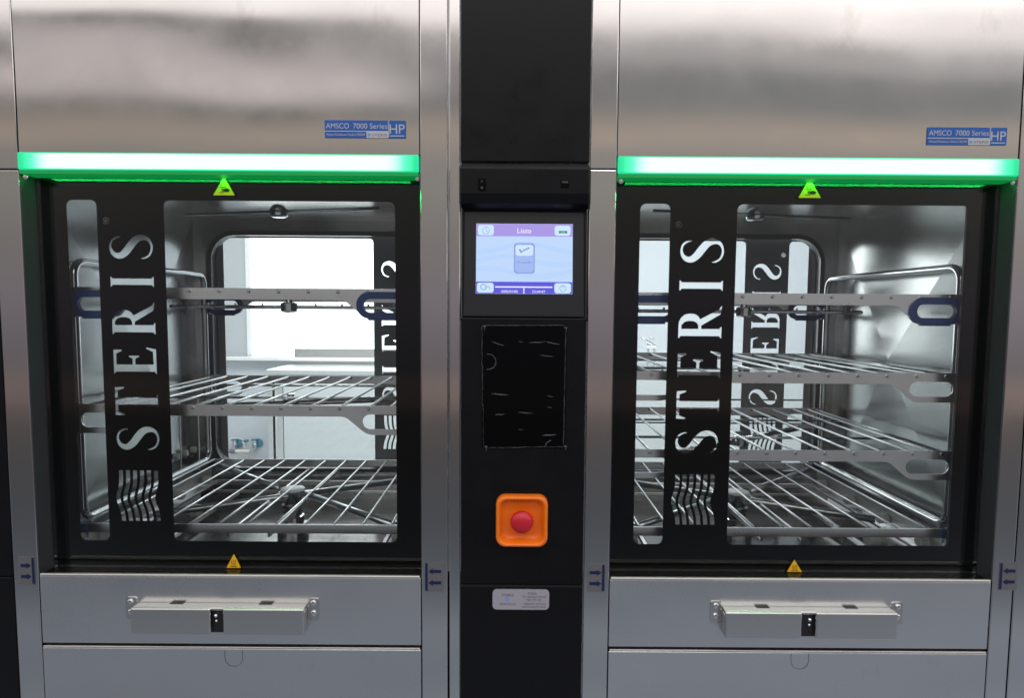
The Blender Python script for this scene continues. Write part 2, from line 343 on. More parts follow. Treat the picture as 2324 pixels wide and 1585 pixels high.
def badge(parent, u0, u1, v0, v1, dim=False):
    y = -.0035; a = P(u0, (v0+v1)/2, y); b = P(u1, (v0+v1)/2, y); cx = (u0+u1)/2
    z1 = P(cx, v0, y).z; z0 = P(cx, v1, y).z; x0, x1 = a.x, b.x; w = x1-x0; h = z1-z0
    s = plate('name_badge', [rrect(x0, x1, z0, z1, .001, 2)], y, y+.002, M['badge'], parent, label='blue sticker lettered in pale type')
    t = y-.0004; I = M['badgetext']
    text('lettering', 'AMSCO', x0+w*.015, x0+w*.30, z0+h*.68, h*.30, t, I, s)
    text('lettering', '7000 Series', x0+w*.35, x0+w*.77, z0+h*.68, h*.30, t, I, s)
    text('lettering', 'HP', x0+w*.80, x0+w*.985, z0+h*.52, h*.52, t, I, s)
    text('lettering', 'Washer/Disinfector Model # 7052HP', x0+w*.02, x0+w*.50, z0+h*.18, h*.15, t, I, s)
    MB().box(x0, x0+w*.78, t-.0002, y, z0+h*.355, z0+h*.40).box(x0+w*.783, x0+w*.792, t-.0002, y, z0+h*.05, z1-h*.0).box(x0+w*.805, x0+w*.98, t-.0002, y, z0+h*.10, z0+h*.15).build('rule', I, s)
    wp = plate('white_field', [[(x0+w*.515, z0), (x0+w*.783, z0), (x0+w*.783, z0+h*.355), (x0+w*.515, z0+h*.355)]], t-.0002, y, I, s)
    text('lettering', 'STERIS', x0+w*.585, x0+w*.77, z0+h*.17, h*.16, t-.0004, M['greyink'], s)
    MB().box(x0+w*.53, x0+w*.565, t-.0006, t-.0003, z0+h*.10, z0+h*.26).build('emblem', M['skyink'], s)
def latch(parent, x0, x1, slot0, slot1, side):
    zt, zb, pr = .768, .7065, .034
    # box with folded top: front cover in two halves round a slot
    mb = MB(); th = .009
    mb.box(x0+.0005, x1-.0005, -pr+.0055, -.0032, zt-th, zt)
    mb.box(x0, slot0, -pr, -pr+th, zb, zt-.0005); mb.box(slot1, x1, -pr, -pr+th, zb, zt-.0005)
    mb.box(x0, x0+th, -pr+th+.0002, -.004, zb, zt-th-.0002); mb.box(x1-th, x1, -pr+th+.0002, -.004, zb, zt-th-.0002)
    h = mb.build('latch_handle', M['latch'], parent, bevel=.008, seg=6, smooth=True, label='folded stainless latch cover with slot in the middle')
    c = MB()
    c.box(slot0-.012, slot1+.012, -pr+.012, -.006, zb-.0, zt-.006); c.build('latch_slot', M['black'], h)
    c = MB(); sc = (slot0+slot1)/2
    c.lathe((sc-.004*side, -pr+.010, zt-.020), (0, -1, 0), [(-.004, .005), (0, .005), (.006, .0035), (.007, .0001)], 14); c.lathe((sc-.004*side, -pr+.010, zt-.033), (0, -1, 0), [(-.004, .0035), (0, .0035), (.003, .003), (.004, .0001)], 12)
    c.build('latch_pin', M['chrome'], h, smooth=True)
    for f in (.20, .72):
        xh = x0+(x1-x0)*f; MB().box(xh, xh+.030, -.012, -.0045, zt-.0015, zt+.0006).build('vent_slot', M['black'], h)
    for s_, xe in ((-1, x0), (1, x1)):
        e = plate('latch_bracket', [rrect(min(xe, xe+s_*.026), max(xe, xe+s_*.026), zt-.040, zt+.012, .006)], -.006, -.002, M['latch'], h, bevel=.001)
        c = MB(); screw(c, xe+s_*.014, -.006, zt+.002, r=.0065); screw(c, xe+s_*.014, -.006, zt-.022, r=.0065); c.build('screw', M['chrome'], e, split=True)
def washer(xc, label, posts, hand, hot, badge_uv, latch_x, left_side):
    t = thing('washer_disinfector', label, 'washer disinfector', (xc, 0, 0), 'pair of glass door washer disinfectors')
    x0, x1 = xc-HALF, xc+HALF
    mb = MB(); nx, nz = 44, 90; za, zc_ = ZL1+.001, 2.60; G = []
    for i in range(nx+1):
        xh = -1+2*i/nx; y_ = -.0012; col_ = []
        for j in range(nz+1):
            z = za+(zc_-za)*j/nz; vz = (2.11-z)/.33
            pv = vz*341; u_ = (1-xh)/2
            bump_ = lambda a, b, c, d: max(0, min(1, (pv-a)/(b-a)))*max(0, min(1, (d-pv)/(d-c)))
            if left_side: fzs = -.023*u_**.8*bump_(5, 45, 70, 190) + .009*(1-u_)*bump_(70, 170, 240, 320) + .002*math.sin(5*xh+1)
            else: fzs = .010*(1-u_)*bump_(20, 90, 160, 300) - .004*(1-u_)*bump_(-20, 0, 20, 60) + .0015*math.sin(4*xh)
            if z > 2.13: fzs = 0
            if j: y_ += fzs*(zc_-za)/nz
            col_.append(mb.bm.verts.new((xc+xh*(HALF-.0015), y_, z)))
        G.append(col_)
    for i in range(nx):
        for j in range(nz): mb.bm.faces.new((G[i][j], G[i+1][j], G[i+1][j+1], G[i][j+1]))
    mb.build('upper_panel', M['panel'], t, smooth=True)
    MB().box(x0+.001, x1-.001, .006, .03, ZL1+.001, 2.6).build('upper_backing', M['black'], t)
    MB().box(x0+.0012, x1-.0012, -.003, .004, ZM+.003, ZS).build('sill_panel', M['lower'], t, bevel=.002, seg=3)
    MB().box(x0+.001, x1-.001, .0045, .065, ZS-.03, ZS+.001).build('sill_ledge', M['tray'], t)
    MB().box(x0+.003, x1-.003, -.0045, .004, ZS+.0003, ZS+.006).build('sill_lip', M['edge'], t, bevel=.002)
    MB().box(x0+.0012, x1-.0012, -.004, .03, .1, ZM-.0075).build('lower_panel', M['lower'], t, bevel=.002, seg=3)
    MB().box(x0+.003, x1-.003, -.0045, .02, ZM-.007, ZM-.0025).build('lower_lip', M['edge'], t, bevel=.0015)
    MB().box(x0, x1, .03, .04, .1, ZS-.002).build('backing', M['black'], t)
    for k, (a, b, zs) in enumerate(posts):
        if zs: MB().box(a, b, -.003, .035, .1, zs-.0012).box(a, b, -.003, .035, zs+.0012, 2.75).build('post', M['post'], t, bevel=.002, seg=3, split=True)
        else: MB().box(a, b, -.003, .035, .1, 2.75).build('post', M['post'], t, bevel=.002, seg=3)
    MB().box(posts[0][0]-.002, posts[-1][1]+.002, .035, .039, .1, ZS).build('backing', M['black'], t)
    # light bar
    lb = MB().box(x0+.0015, x1-.0015, -.008, .0, ZL0, ZL1).build('light_bar', M['lamp'], t, bevel=.003, seg=3, label='glowing green white light strip over the door')
    MB().box(x0+.003, x1-.003, -.0055, .044, ZL0-.008, ZL0-.0002).build('soffit_glow', M['soffitglow'], lb)  # soffit under the bar, its green lighting painted as a glow
    spill = area('door_green_fill', (xc, .034, ZL0-.0085), (math.radians(4), 0, 0), .82, .014, .55, (.02, 1, .16)); spill.parent = lb; spill.location = (0, .034, ZL0-.0085)  # added hidden lamp, strengthens the bar's green spill on the stickers
    # recess jambs
    jm = MB().box(x0-.002, x0+.0005, -.001, .07, ZS, ZL0+.03).box(x1-.0005, x1+.002, -.001, .07, ZS, ZL0+.03)
    jm.build('door_jamb', M['dark'], t, split=True)
    MB().box(x0, x0+.045, .062, .068, ZS-.02, 1.80).box(x1-.062, x1, .062, .068, ZS-.02, 1.80).box(x0+.045, x1-.062, .0625, .0675, .80, ZS+.05).box(x0+.045, x1-.062, .0625, .0675, 1.71, 1.80).build('door_surround', M['black'], t, split=True)
    c = MB(); screw(c, x0+.010, .004, ZL0-.014, r=.006); c.build('screw', M['chrome'], t); c = MB(); screw(c, x1-.006, .004, ZL0-.012, r=.0055); c.build('screw', M['chrome'], t)
    # front door
    d = MB().box(xc-.437, xc+.437, YG, YG+.006, ZS+.002, 1.742).build('glass_door', M['glass'], t, label='glass door printed with a black frame and tall clear lettering')
    plate('printed_frame', door_print(xc, YG), YG+.0065, YG+.0078, M['print'], d)
    # chamber
    ca, cb, zf, zt = xc-CH, xc+CH, .790, 1.746; ym = .43; am = .026
    mb = MB()
    for x, s in ((ca, 1), (cb, -1)):
        c4 = [(x, .07, zf), (x, .07, zt), (x, YB, zt), (x, YB, zf)]; ap = (x+s*am, ym, 1.31)
        for i in range(4): mb.poly([c4[i], c4[(i+1) % 4], ap])
    mb.poly([(ca, .07, zt), (cb, .07, zt), (cb, YB, zt), (ca, YB, zt)]); 
    cm = mb.build('chamber', M['chamber'], t)
    MB().poly([(ca+.001, .071, zf), (cb-.001, .071, zf), (cb-.001, YB-.001, zf-.015), (ca+.001, YB-.001, zf-.015)]).build('chamber_floor', M['sump'], t)
    RZ0, RZ1, RH = .870, 1.711, .411
    plate('chamber_back', [[(ca, zf-.02), (cb, zf-.02), (cb, zt), (ca, zt)], rrect(xc-RH, xc+RH, RZ0, RZ1, .095, 10)], YB, YB+.004, M['chamber'], t)
    plate('door_gasket', [rrect(xc-RH+.0005, xc+RH-.0005, RZ0, RZ1, .095, 10), rrect(xc-RH+.016, xc+RH-.016, RZ0+.012, RZ1-.016, .082, 10)], YB+.006, YB+.046, M['gasket'], t, bevel=.006, seg=3)
    r = MB().box(xc-.40, xc+.40, YB+.060, YB+.066, .84, 1.735).build('rear_glass_door', M['glass'], t, label='far glass door with the same lettering seen backwards')
    plate('printed_frame', [[(a, b) for a, b in pl] for pl in door_print(xc, 0, -1)], YB+.058, YB+.0592, M['litprint'], r)
    MB().box(ca-.0, cb+.0, .066, .07, zf-.02, .845).box(ca, xc-.405, .066, .07, .84, 1.75).box(xc+.392, cb, .066, .07, .84, 1.75).build('chamber_lip', M['dark'], t, split=True)
    # ceiling spray arm, floor sump, rollers
    mb = MB(); ang = math.radians(-14 if left_side else 12); L_ = .30; cy, cz = .36, 1.712
    mb.tube([(xc-L_*math.cos(ang), cy-L_*math.sin(ang), cz), (xc+L_*math.cos(ang), cy+L_*math.sin(ang), cz)], .0045); mb.lathe((xc, cy, cz-.016), (0,0,1), [(0,.018),(.004,.024),(.022,.024),(.034,.014)], 20)
    mb.build('ceiling_spray_arm', M['chrome'], t, smooth=True)
    mb = MB(); mb.lathe((xc, ym, zf-.01), (0,0,1), [(0,.045),(.03,.045),(.032,.032),(.055,.032),(.057,.026),(.09,.026)], 28); mb.build('sump_hub', M['chrome'], t, smooth=False)
    mb = MB()
    for s in (-1, 1):
        mb.box(xc+s*.385-.014, xc+s*.385+.014, .10, .77, .842, .846); mb.box(xc+s*.398-.0015, xc+s*.398+.0015, .10, .77, .846, .880); mb.box(xc+s*.30-.005, xc+s*.30+.005, .12, .76, .800, .812)
    mb.box(xc-.38, xc+.38, .755, .765, .835, .850).box(xc-.38, xc+.38, .735, .742, .812, .822)
    mb.build('rack_track', M['rail'], t, bevel=.001, split=True)
    for s in (-1, 1):
        for y_ in (.16, .34, .52, .70):
            MB().lathe((xc+s*.392, y_, .866), (-s, 0, 0), [(0,.014),(.022,.014),(.026,.011)], 20).build('roller', M['white'], t, smooth=False)
    for k in range(5):
        MB().lathe((ca+.012, .50+.055*k, .965), (1,0,0), [(0,.010),(.012,.012),(.016,.008)], 16).build('nozzle', M['white'], t) if left_side else None
    for s in (-1, 1):      # white foot guides on the floor
        for y_ in (.30, .52):
            MB().lathe((xc+s*.335, y_, .818), (s*.9, .1, 0), [(-.018,.019),(.006,.021),(.010,.017),(.026,.017)], 20).build('guide_wheel', M['white'], t)
    if left_side:
        mb = MB()
        for y_ in (.58, .70):
            X = ca+.018; mb.tube([(X, y_, 1.15), (X+.03, y_, 1.15), (X+.03, y_, .90), (X, y_, .90)], .0022, 6); 
        mb.build('wire_bracket', M['wire'], t, split=True)
    warning_hand(t, *hand); warning_hot(t, *hot); badge(t, *badge_uv)
    latch(t, *latch_x)
    return t
left = washer(-.645, 'left stainless washer with lit green strip, two shelf rack inside and window seen through it',
    [(-1.142, -1.086, 1.747), (-.204, -.1445, None), (-.1405, -.1165, None)],
    (484, 533, 402, 443, 'green lit yellow triangle showing a crushed hand'), (514, 547, 1259, 1290), (737, 921, 273, 313), (-.860, -.467, -.679, -.651, 1), True)
right = washer(.667, 'right stainless washer with lit green strip and three shelf rack inside, beside the frame edge',
    [(.1685, .2262, 1.756), (1.1085, 1.1560, None), (1.1590, 1.32, None)],
    (1812, 1863, 405, 449, 'green lit yellow triangle showing a crushed hand'), (1786, 1820, 1272, 1299), (2105, 2285, 289, 329), (.487, .878, .661, .692, -1), False)
arrow_sticker(left, 76, 48, 1267, 1326, -.0032); arrow_sticker(left, 968, 1001, 1279, 1341, -.0032)
arrow_sticker(right, 1369, 1338, 1283, 1342, -.0032); arrow_sticker(right, 2271, 2303, 1279, 1338, -.0032)
# small scuffs: U-shaped scratch marks on the lower panels
for par, u, v, w in ((left, 530, 1478, 20), (right, 1816, 1484, 20)):
    a = P(u-w, v, -.0045); b = P(u+w, v, -.0045); r = (b.x-a.x)/2; cx = (a.x+b.x)/2; zt = a.z
    pts = [(a.x, -.0045, zt), (a.x, -.0045, zt-.018)] + [(cx-r*math.cos(t), -.0045, zt-.018-r*math.sin(t)) for t in [math.pi*i/10 for i in range(11)]] + [(b.x, -.0045, zt)]
    MB().tube(pts, .0005, 5).build('scratch_mark', M['dark'], par)

# ================================================================== instrument racks
def rack(xc, label, levels, lname):
    t = thing('instrument_rack', label, 'rack', (xc, .43, .9), 'wire instrument racks inside the chambers')
    y0, y1 = .105, .765; hw = .402
    for s in (-1, 1):
        x = xc+s*hw; zb, ztp, r = .925, 1.556, .035; pts = []
        def arc(cy, cz, a0, a1): return [(x, cy+r*math.cos(math.radians(a0+(a1-a0)*i/6)), cz+r*math.sin(math.radians(a0+(a1-a0)*i/6))) for i in range(7)]
        pts = arc(y0+r, zb+r, 270, 180)+arc(y0+r, ztp-r, 180, 90)+arc(y1-r, ztp-r, 90, 0)+arc(y1-r, zb+r, 0, -90)
        MB().tube(pts, .0092, 14, closed=True).build('side_frame', M['chrome'], t, smooth=True)
    def rail_poly(z, h=.027, drop=.071):
        e = .417; half = [(e, z), (e, z-drop+.004), (e-.004, z-drop)]
        half += [(.31, z-drop), (.296, z-drop+.003), (.284, z-drop+.011), (.252, z-h-.006), (.243, z-h-.001), (.232, z-h)]
        return [(xc+a, b) for a, b in half] + [(xc-a, b) for a, b in half[::-1]]
    nW = 12; pitch = .0705
    for i, (zt, blue) in enumerate(levels):
        for y in (y0-.012, y1+.009):
            slots = [rrect(xc+s*.3385-.052, xc+s*.3385+.052, zt-.057, zt-.021, .0175) for s in (-1, 1)]
            rl = plate('shelf_rail', [rail_poly(zt)]+slots, y, y+.003, M['rail'], t, bevel=.0008, label='long flat rail with a slotted grip at each end')
            c = MB(); k = -5
            while k <= 5: screw(c, xc+k*pitch+.02, y, zt-.008, r=.0042); k += 1
            c.build('rivet', M['chrome'], rl, split=True)
            for s in (-1, 1):
                MB().box(xc+s*.405-.013, xc+s*.405+.013, y-.002, y+.012, zt-.072, zt-.0005).build('corner_bracket', M['dark'], rl, bevel=.002)
                if blue:
                    cx = xc+s*.3385
                    plate('grip', [rrect(cx-.063, cx+.063, zt-.071, zt-.007, .031, 10), rrect(cx-.047, cx+.047, zt-.056, zt-.024, .0155, 8)], y-.005, y+.0075, M['blue'], rl, bevel=.002, label='blue plastic grip')
                    MB().box(cx-.036, cx+.034, y-.004, y+.0065, zt-.075, zt-.070).build('grip_foot', M['blue'], rl)
        m = MB()
        for k in range(-5, 6): m.tube([(xc+k*pitch+.02*(k < 5)-.0, y0-.008, zt-.010), (xc+k*pitch+.02*(k < 5), y0+.004, zt-.004), (xc+k*pitch+.02*(k < 5), y1, zt-.004), (xc+k*pitch+.02*(k<5), y1+.008, zt-.010)], .0031, 8)
        m.tube([(xc-.39, .30, zt-.011), (xc+.39, .30, zt-.011)], .0035, 8); m.tube([(xc-.39, .58, zt-.011), (xc+.39, .58, zt-.011)], .0035, 8)
        for s in (-1, 1): m.tube([(xc+s*.385, y0, zt-.006), (xc+s*.385, y1, zt-.006)], .0035, 8)
        m.build('wire_shelf', M['wire'], t, smooth=True, label=None)
        ang = math.radians((5, 20, -38)[i % 3])*(1 if xc < 0 else -1); L_ = .33; za = zt-.045
        m = MB(); m.tube([(xc-L_*math.cos(ang), .43-L_*math.sin(ang), za), (xc+L_*math.cos(ang), .43+L_*math.sin(ang), za)], .0055 if blue else .009, 12)
        m.lathe((xc, .43, za-.016), (0,0,1), [(0,.014),(.004,.023),(.026,.024),(.030,.018),(.032,.010),(.038,.010),(.044,.012)], 24)
        for k in range(-4, 5):
            if k: m.cyl((xc+k*.075*math.cos(ang), .43+k*.075*math.sin(ang), za), (xc+k*.075*math.cos(ang), .43+k*.075*math.sin(ang), za+.011), .003, 8)
        m.build('spray_arm', M['chrome'], t, smooth=False)
    # base
    zb = .921
    for y in (y0-.012, y1+.009):
        b = MB().box(xc-.40, xc+.40, y, y+.003, zb-.023, zb).build('base_rail', M['rail'], t, bevel=.0008)
        for s in (-1, 1): MB().box(xc+s*.400-.020, xc+s*.400+.014, y-.005, y+.022, zb-.024, zb-.002).build('corner_cap', M['blue'], b, bevel=.004, seg=3, label='blue plastic corner cap')
    m = MB()
    for k in range(-5, 6): m.tube([(xc+k*pitch, y0-.008, zb-.010), (xc+k*pitch, y0+.004, zb-.003), (xc+k*pitch, y1, zb-.003), (xc+k*pitch, y1+.008, zb-.010)], .0029, 8)
    for s in (-1, 1): m.tube([(xc+s*.385, y0, zb), (xc+s*.385, y1, zb)], .0045, 8)
    m.build('base_shelf', M['wire'], t, smooth=True)
    m = MB(); s = 1 if xc < 0 else -1
    m.tube([(xc-s*.36, .745, zb-.014), (xc-s*.05, .46, zb-.014)], .0085, 12); m.tube([(xc+s*.05, .40, zb-.014), (xc+s*.37, .12, zb-.014)], .0085, 12)
    m.tube([(xc-s*.30, .235, zb-.024), (xc+s*.30, .60, zb-.024)], .0095, 12)
    m.build('base_spray_arm', M['wire'], t, smooth=True, split=True)
    m = MB(); m.lathe((xc, .43, .862), (0,0,1), [(0,.030),(.008,.032),(.012,.026),(.046,.026)], 28); hb = m.build('spray_hub', M['chrome'], t)
    MB().lathe((xc, .43, .909), (0,0,1), [(0,.030),(.002,.037),(.007,.034),(.010,.014)], 28).build('hub_cap', M['frame'], hb, smooth=True)
    m = MB()
    for s in (-1, 1):
        m.box(xc+s*.395-.002, xc+s*.395+.002, y0, y1, .880, .897); m.box(xc+s*.05-.003, xc+s*.05+.003, y0, y1, .884, .896)
        for y in (.2, .4, .6): m.box(xc+s*.405-.012, xc+s*.405+.006, y, y+.02, .872, .882)
    m.build('base_runner', M['rail'], t, bevel=.001, split=True)
    return t
rack(-.645, 'two shelf wire rack with blue grips inside the left washer', [(1.494, True), (1.214, False)], 'left')
rack(.667, 'three shelf wire rack with blue grips inside the right washer', [(1.490, True), (1.302, False), (1.113, False)], 'right')

# ================================================================== control column
cc = thing('control_column', 'black control column with touch screen and orange stop switch between the two washers', 'control panel', (.025, 0, 0))
XL, XR = -.1150, .1665
MB().box(XL, XR, -.012, .02, 1.768, 2.75).build('upper_cover', M['plastic'], cc, bevel=.003, seg=3)
# hood : profile bulging forward then in
mb = MB(); prof = [(-.014, 1.765), (-.020, 1.755), (-.020, 1.700), (-.014, 1.680), (.004, 1.670), (.03, 1.670), (.03, 1.765)]
a = [mb.bm.verts.new((XL, y, z)) for y, z in prof]; b = [mb.bm.verts.new((XR, y, z)) for y, z in prof]
mb.bm.faces.new(a[::-1]); mb.bm.faces.new(b)
for i in range(len(prof)): j = (i+1) % len(prof); mb.bm.faces.new((a[i], a[j], b[j], b[i]))
hood = mb.build('hood', M['plastic'], cc, bevel=.004, seg=3)
p = P(1094, 418, -.02); sw = MB().box(p.x-.008, p.x+.008, -.0225, -.019, p.z-.014, p.z+.013).build('rocker_switch', M['gloss'], hood, bevel=.001)
plate('switch_mark', [circ(p.x, p.z+.006, .0025), circ(p.x, p.z+.006, .0015), circ(p.x, p.z-.008, .0028)], -.0232, -.0228, M['filmdim'], sw)
p = P(1282, 415, -.02); us = MB().box(p.x-.009, p.x+.009, -.0225, -.019, p.z-.010, p.z+.006).build('usb_port', M['gloss'], hood, bevel=.001)
MB().box(p.x-.007, p.x+.007, -.0235, -.0226, p.z-.001, p.z+.003).build('port_tongue', M['filmdim'], us)
# screen bezel, leaning back
zb1, zb0 = 1.6675, 1.431; yb1, yb0 = .016, -.006
mb = MB(); q0 = [(-.1095, yb0), (.1585, yb0), (.1585, .03), (-.1095, .03)]
vs = [mb.bm.verts.new(c_) for c_ in ((-.1095, yb0, zb0), (.1600, yb0, zb0), (.1600, yb1, zb1), (-.1095, yb1, zb1), (-.1095, .03, zb0), (.1600, .03, zb0), (.1600, .032, zb1), (-.1095, .032, zb1))]
for f in ((0,1,2,3), (7,6,5,4), (4,5,1,0), (5,6,2,1), (6,7,3,2), (7,4,0,3)): mb.bm.faces.new([vs[i] for i in f])
bz = mb.build('screen_bezel', M['bezel'], cc, bevel=.003, seg=3)
MB().box(XL+.0005, XR-.0005, .0205, .06, zb0-.01, 1.69).build('backing', M['black'], cc)
def ys(z): return yb0+(yb1-yb0)*(z-zb0)/(zb1-zb0)
def em(name, c, s=1.0): return mat(name, (0,0,0), .35, emit=c, es=s, spec=.3)
E_ = {'bg': em('screen_pale_blue', (.52,.69,.97)), 'band': em('screen_lilac', (.40,.31,.79)), 'band2': em('screen_indigo', (.115,.10,.70)), 'btn': em('screen_button', (.62,.80,.97)),
      'tile': em('screen_tile', (.36,.49,.89)), 'line': em('screen_line', (.21,.26,.66)), 'white': em('screen_white', (.88,.90,1)), 'icon': em('screen_icon', (.33,.48,.80)), 'wave': em('screen_wave', (.485,.665,.97)),
      'green': em('screen_green', (.1,.55,.25)), 'grey': em('screen_grey', (.16,.18,.27))}
sx0, sx1 = -.0815, .1335; sz0, sz1 = 1.4825, 1.6385; sw_, sh_ = sx1-sx0, sz1-sz0
def fx(u): return sx0+(u-210)/880*sw_
def fz(v): return sz1-(v-680)/635*sh_
def tiltmesh(o):
    return o
def scr(name, polys, layer, m, parent):
    me = plate_mesh(polys, 0, .0002)
    for v in me.vertices: v.co.y = ys(v.co.z) - .0006 - layer*.0003 - (.0002 if v.co.y < .0001 else 0)
    return link_mesh(name, me, m, parent)
sc_ = scr('screen', [rrect(sx0, sx1, sz0, sz1, .001, 2)], 0, E_['bg'], bz); sc_['label'] = 'lit pale blue touch screen reading Listo'
scr('header_band', [[(fx(212), fz(794)), (fx(1088), fz(794)), (fx(1088), fz(682)), (fx(212), fz(682))]], 1, E_['band'], sc_)
scr('footer_band', [[(fx(212), fz(1313)), (fx(1088), fz(1313)), (fx(1088), fz(1206)), (fx(212), fz(1206))]], 1, E_['band2'], sc_)
for k in range(3):
    top = [(fx(212+876*i/20), fz(880+110*k+38*math.cos(i/20*6.0+1.2*k))) for i in range(21)]; bot = [(x, z-.011) for x, z in top[::-1]]
    scr('wallpaper_wave', [top+bot], .5, E_['wave'], sc_)
B_ = [(225, 370, 692, 786), (925, 1070, 695, 786), (220, 372, 1216, 1306), (925, 1076, 1216, 1308)]
for q_ in B_: scr('screen_button', [rrect(fx(q_[0]), fx(q_[1]), fz(q_[3]), fz(q_[2]), .0055)], 2, E_['btn'], sc_)
scr('button_icon', [circ(fx(298), fz(742), .0085), circ(fx(298), fz(742), .0070), [(fx(296), fz(742)), (fx(302), fz(742)), (fx(302), fz(718)), (fx(296), fz(718))], [(fx(300), fz(740)), (fx(322), fz(758)), (fx(318), fz(763)), (fx(296), fz(745))]], 3, E_['icon'], sc_)
scr('button_icon', [[(fx(962), fz(764)), (fx(1040), fz(764)), (fx(1040), fz(742)), (fx(962), fz(742))]], 3, E_['grey'], sc_)
scr('button_icon', [[(fx(985), fz(760)), (fx(1018), fz(760)), (fx(1018), fz(748)), (fx(985), fz(748))]], 4, E_['green'], sc_)
scr('button_icon', [circ(fx(278), fz(1256), .0072), circ(fx(278), fz(1256), .0045), circ(fx(322), fz(1266), .0048), circ(fx(322), fz(1266), .0028)], 3, E_['icon'], sc_)
scr('button_icon', [circ(fx(1003), fz(1264), .0078), circ(fx(1003), fz(1264), .0060)], 3, E_['icon'], sc_)
scr('button_icon', [[(fx(999), fz(1266)), (fx(1007), fz(1266)), (fx(1007), fz(1234)), (fx(999), fz(1234))]], 3.5, E_['icon'], sc_)
tl_ = scr('cycle_tile', [rrect(fx(556), fx(744), fz(1130), fz(856), .007)], 2, E_['line'], sc_)
scr('cycle_tile', [rrect(fx(563), fx(737), fz(1122), fz(864), .0065)], 2.5, E_['tile'], sc_)
scr('cycle_tile', [rrect(fx(570), fx(730), fz(970), fz(872), .0055)], 3, E_['btn'], sc_)
scr('cycle_icon', [[(fx(628), fz(922)), (fx(694), fz(892)), (fx(698), fz(902)), (fx(634), fz(932))], [(fx(598), fz(914)), (fx(610), fz(908)), (fx(632), fz(938)), (fx(620), fz(948))]], 4, E_['line'], sc_)
def stext(body, u0, u1, v, hpx, layer, m, bold=0):
    o = text('lettering', body, fx(u0), fx(u1), fz(v), hpx/635*sh_, ys(fz(v))-.0006-layer*.0003-.0004, m, sc_, bold=bold)
    k = (yb1-yb0)/(zb1-zb0); z_ = fz(v)
    for vv in o.data.vertices: vv.co.y += (vv.co.z-z_)*k
stext('Listo', 585, 712, 743, 44, 2, E_['white'], .006); stext('Ortop\u00e9dico', 578, 722, 1032, 26, 3.5, E_['line'], .0)
stext('2000/01/05', 440, 592, 1294, 22, 2, E_['white'], .006); stext('23:44:47', 722, 842, 1294, 22, 2, E_['white'], .006)
scr('footer_rule', [[(fx(385), fz(1259)), (fx(906), fz(1259)), (fx(906), fz(1248)), (fx(385), fz(1248))], [(fx(643), fz(1311)), (fx(652), fz(1311)), (fx(652), fz(1260)), (fx(643), fz(1260))]], 2, E_['white'], sc_)
# mid panel, reader window, lower cover
MB().box(XL+.001, XR-.001, -.006, .02, .8165, 1.4285).build('middle_cover', M['plastic'], cc, bevel=.002)
MB().box(XL+.001, XR-.001, -.008, .02, .1, .8140).build('lower_cover', M['plastic'], cc, bevel=.002)
MB().box(XL+.004, XR-.004, -.0085, -.004, .8142, .8160).build('seam_edge', M['bezel'], cc)
a = P(1095, 738, -.009); b = P(1283, 1018, -.009); rw = plate('reader_window', [rrect(a.x, b.x, b.z, a.z, .008)], -.0085, -.006, M['gloss'], cc, bevel=.001, label='glossy black window under loose protective film')
mb = MB()
def wob(p0, p1, r0, n=16, amp=.0012):
    pts = []; tp = []
    for i in range(n+1):
        t = i/n; x = p0[0]+(p1[0]-p0[0])*t; z = p0[1]+(p1[1]-p0[1])*t
        pts.append((x+random.uniform(-amp, amp), -.0092, z+random.uniform(-amp, amp)*.6)); tp.append(random.uniform(.35, 1.2))
    mb.tube(pts, r0, 6, taper=tp)
def rp_(x, y): return (a.x+(x-310)/870*(b.x-a.x), a.z-(y-120)/1280*(a.z-b.z))
wob(rp_(310, 125), rp_(1150, 118), .0011, 30, .0006); wob(rp_(306, 130), rp_(312, 980), .0010, 30); wob(rp_(1160, 1385), rp_(350, 1400), .0007, 20)
wob(rp_(1168, 140), rp_(1160, 1380), .0010, 20, .0004); wob(rp_(320, 980), rp_(325, 1380), .0005, 10)
mb.build('film_edge', M['filmdim'], rw, smooth=True, split=True)
mb = MB()
for (x_0, y_0, x_1, y_1, r_) in ((400,290,540,335,.9),(790,300,960,290,1.0),(960,290,1115,318,1.0),(900,428,1050,442,.8),(400,832,585,846,1.2),(680,1026,840,1034,.9),(440,1052,545,1048,.9),(935,1268,1090,1258,1.3),(985,852,1050,862,.7),(680,286,730,296,.6),(980,968,1040,974,.5),(680,1206,740,1208,.5)):
    p0, p1 = rp_(x_0, y_0), rp_(x_1, y_1); n = 6
    mb.tube([(p0[0]+(p1[0]-p0[0])*i/n, -.0090, p0[1]+(p1[1]-p0[1])*i/n+.0004*math.sin(i*1.3)) for i in range(n+1)], .0011*r_, 6, taper=[.2,.7,1,1,.9,.6,.2])
mb.build('film_crease_glint', M['film'], rw, smooth=True, split=True)  # creases drawn as pale ridges, their glints put into the colour
mb = MB()
for cx_, cy_, r_, a0, a1 in ((370, 500, 80, -100, 100), (1040, 1390, 70, 100, 180)):
    pts = []; 
    for i in range(13):
        an = math.radians(a0+(a1-a0)*i/12); q = rp_(cx_+r_*math.cos(an), cy_-r_*math.sin(an)); pts.append((q[0], -.0091, q[1]))
    mb.tube(pts, .0014, 6, taper=[random.uniform(.5, 1.2) for _ in pts])
for px_, py_ in ((1168, 150), (330, 140), (1180, 1385), (350, 1395)):
    q = rp_(px_, py_); mb.tube([(q[0]-.004, -.0092, q[1]+.003), (q[0], -.0098, q[1]), (q[0]+.004, -.0092, q[1]+.002)], .0022, 6, taper=[.3,1,.4]); mb.tube([(q[0], -.0092, q[1]+.004), (q[0]+.001, -.0098, q[1]-.002), (q[0], -.0092, q[1]-.012)], .0016, 6, taper=[.5,1,.2])
mb.build('film_fold', M['filmdim'], rw, smooth=True, split=True)
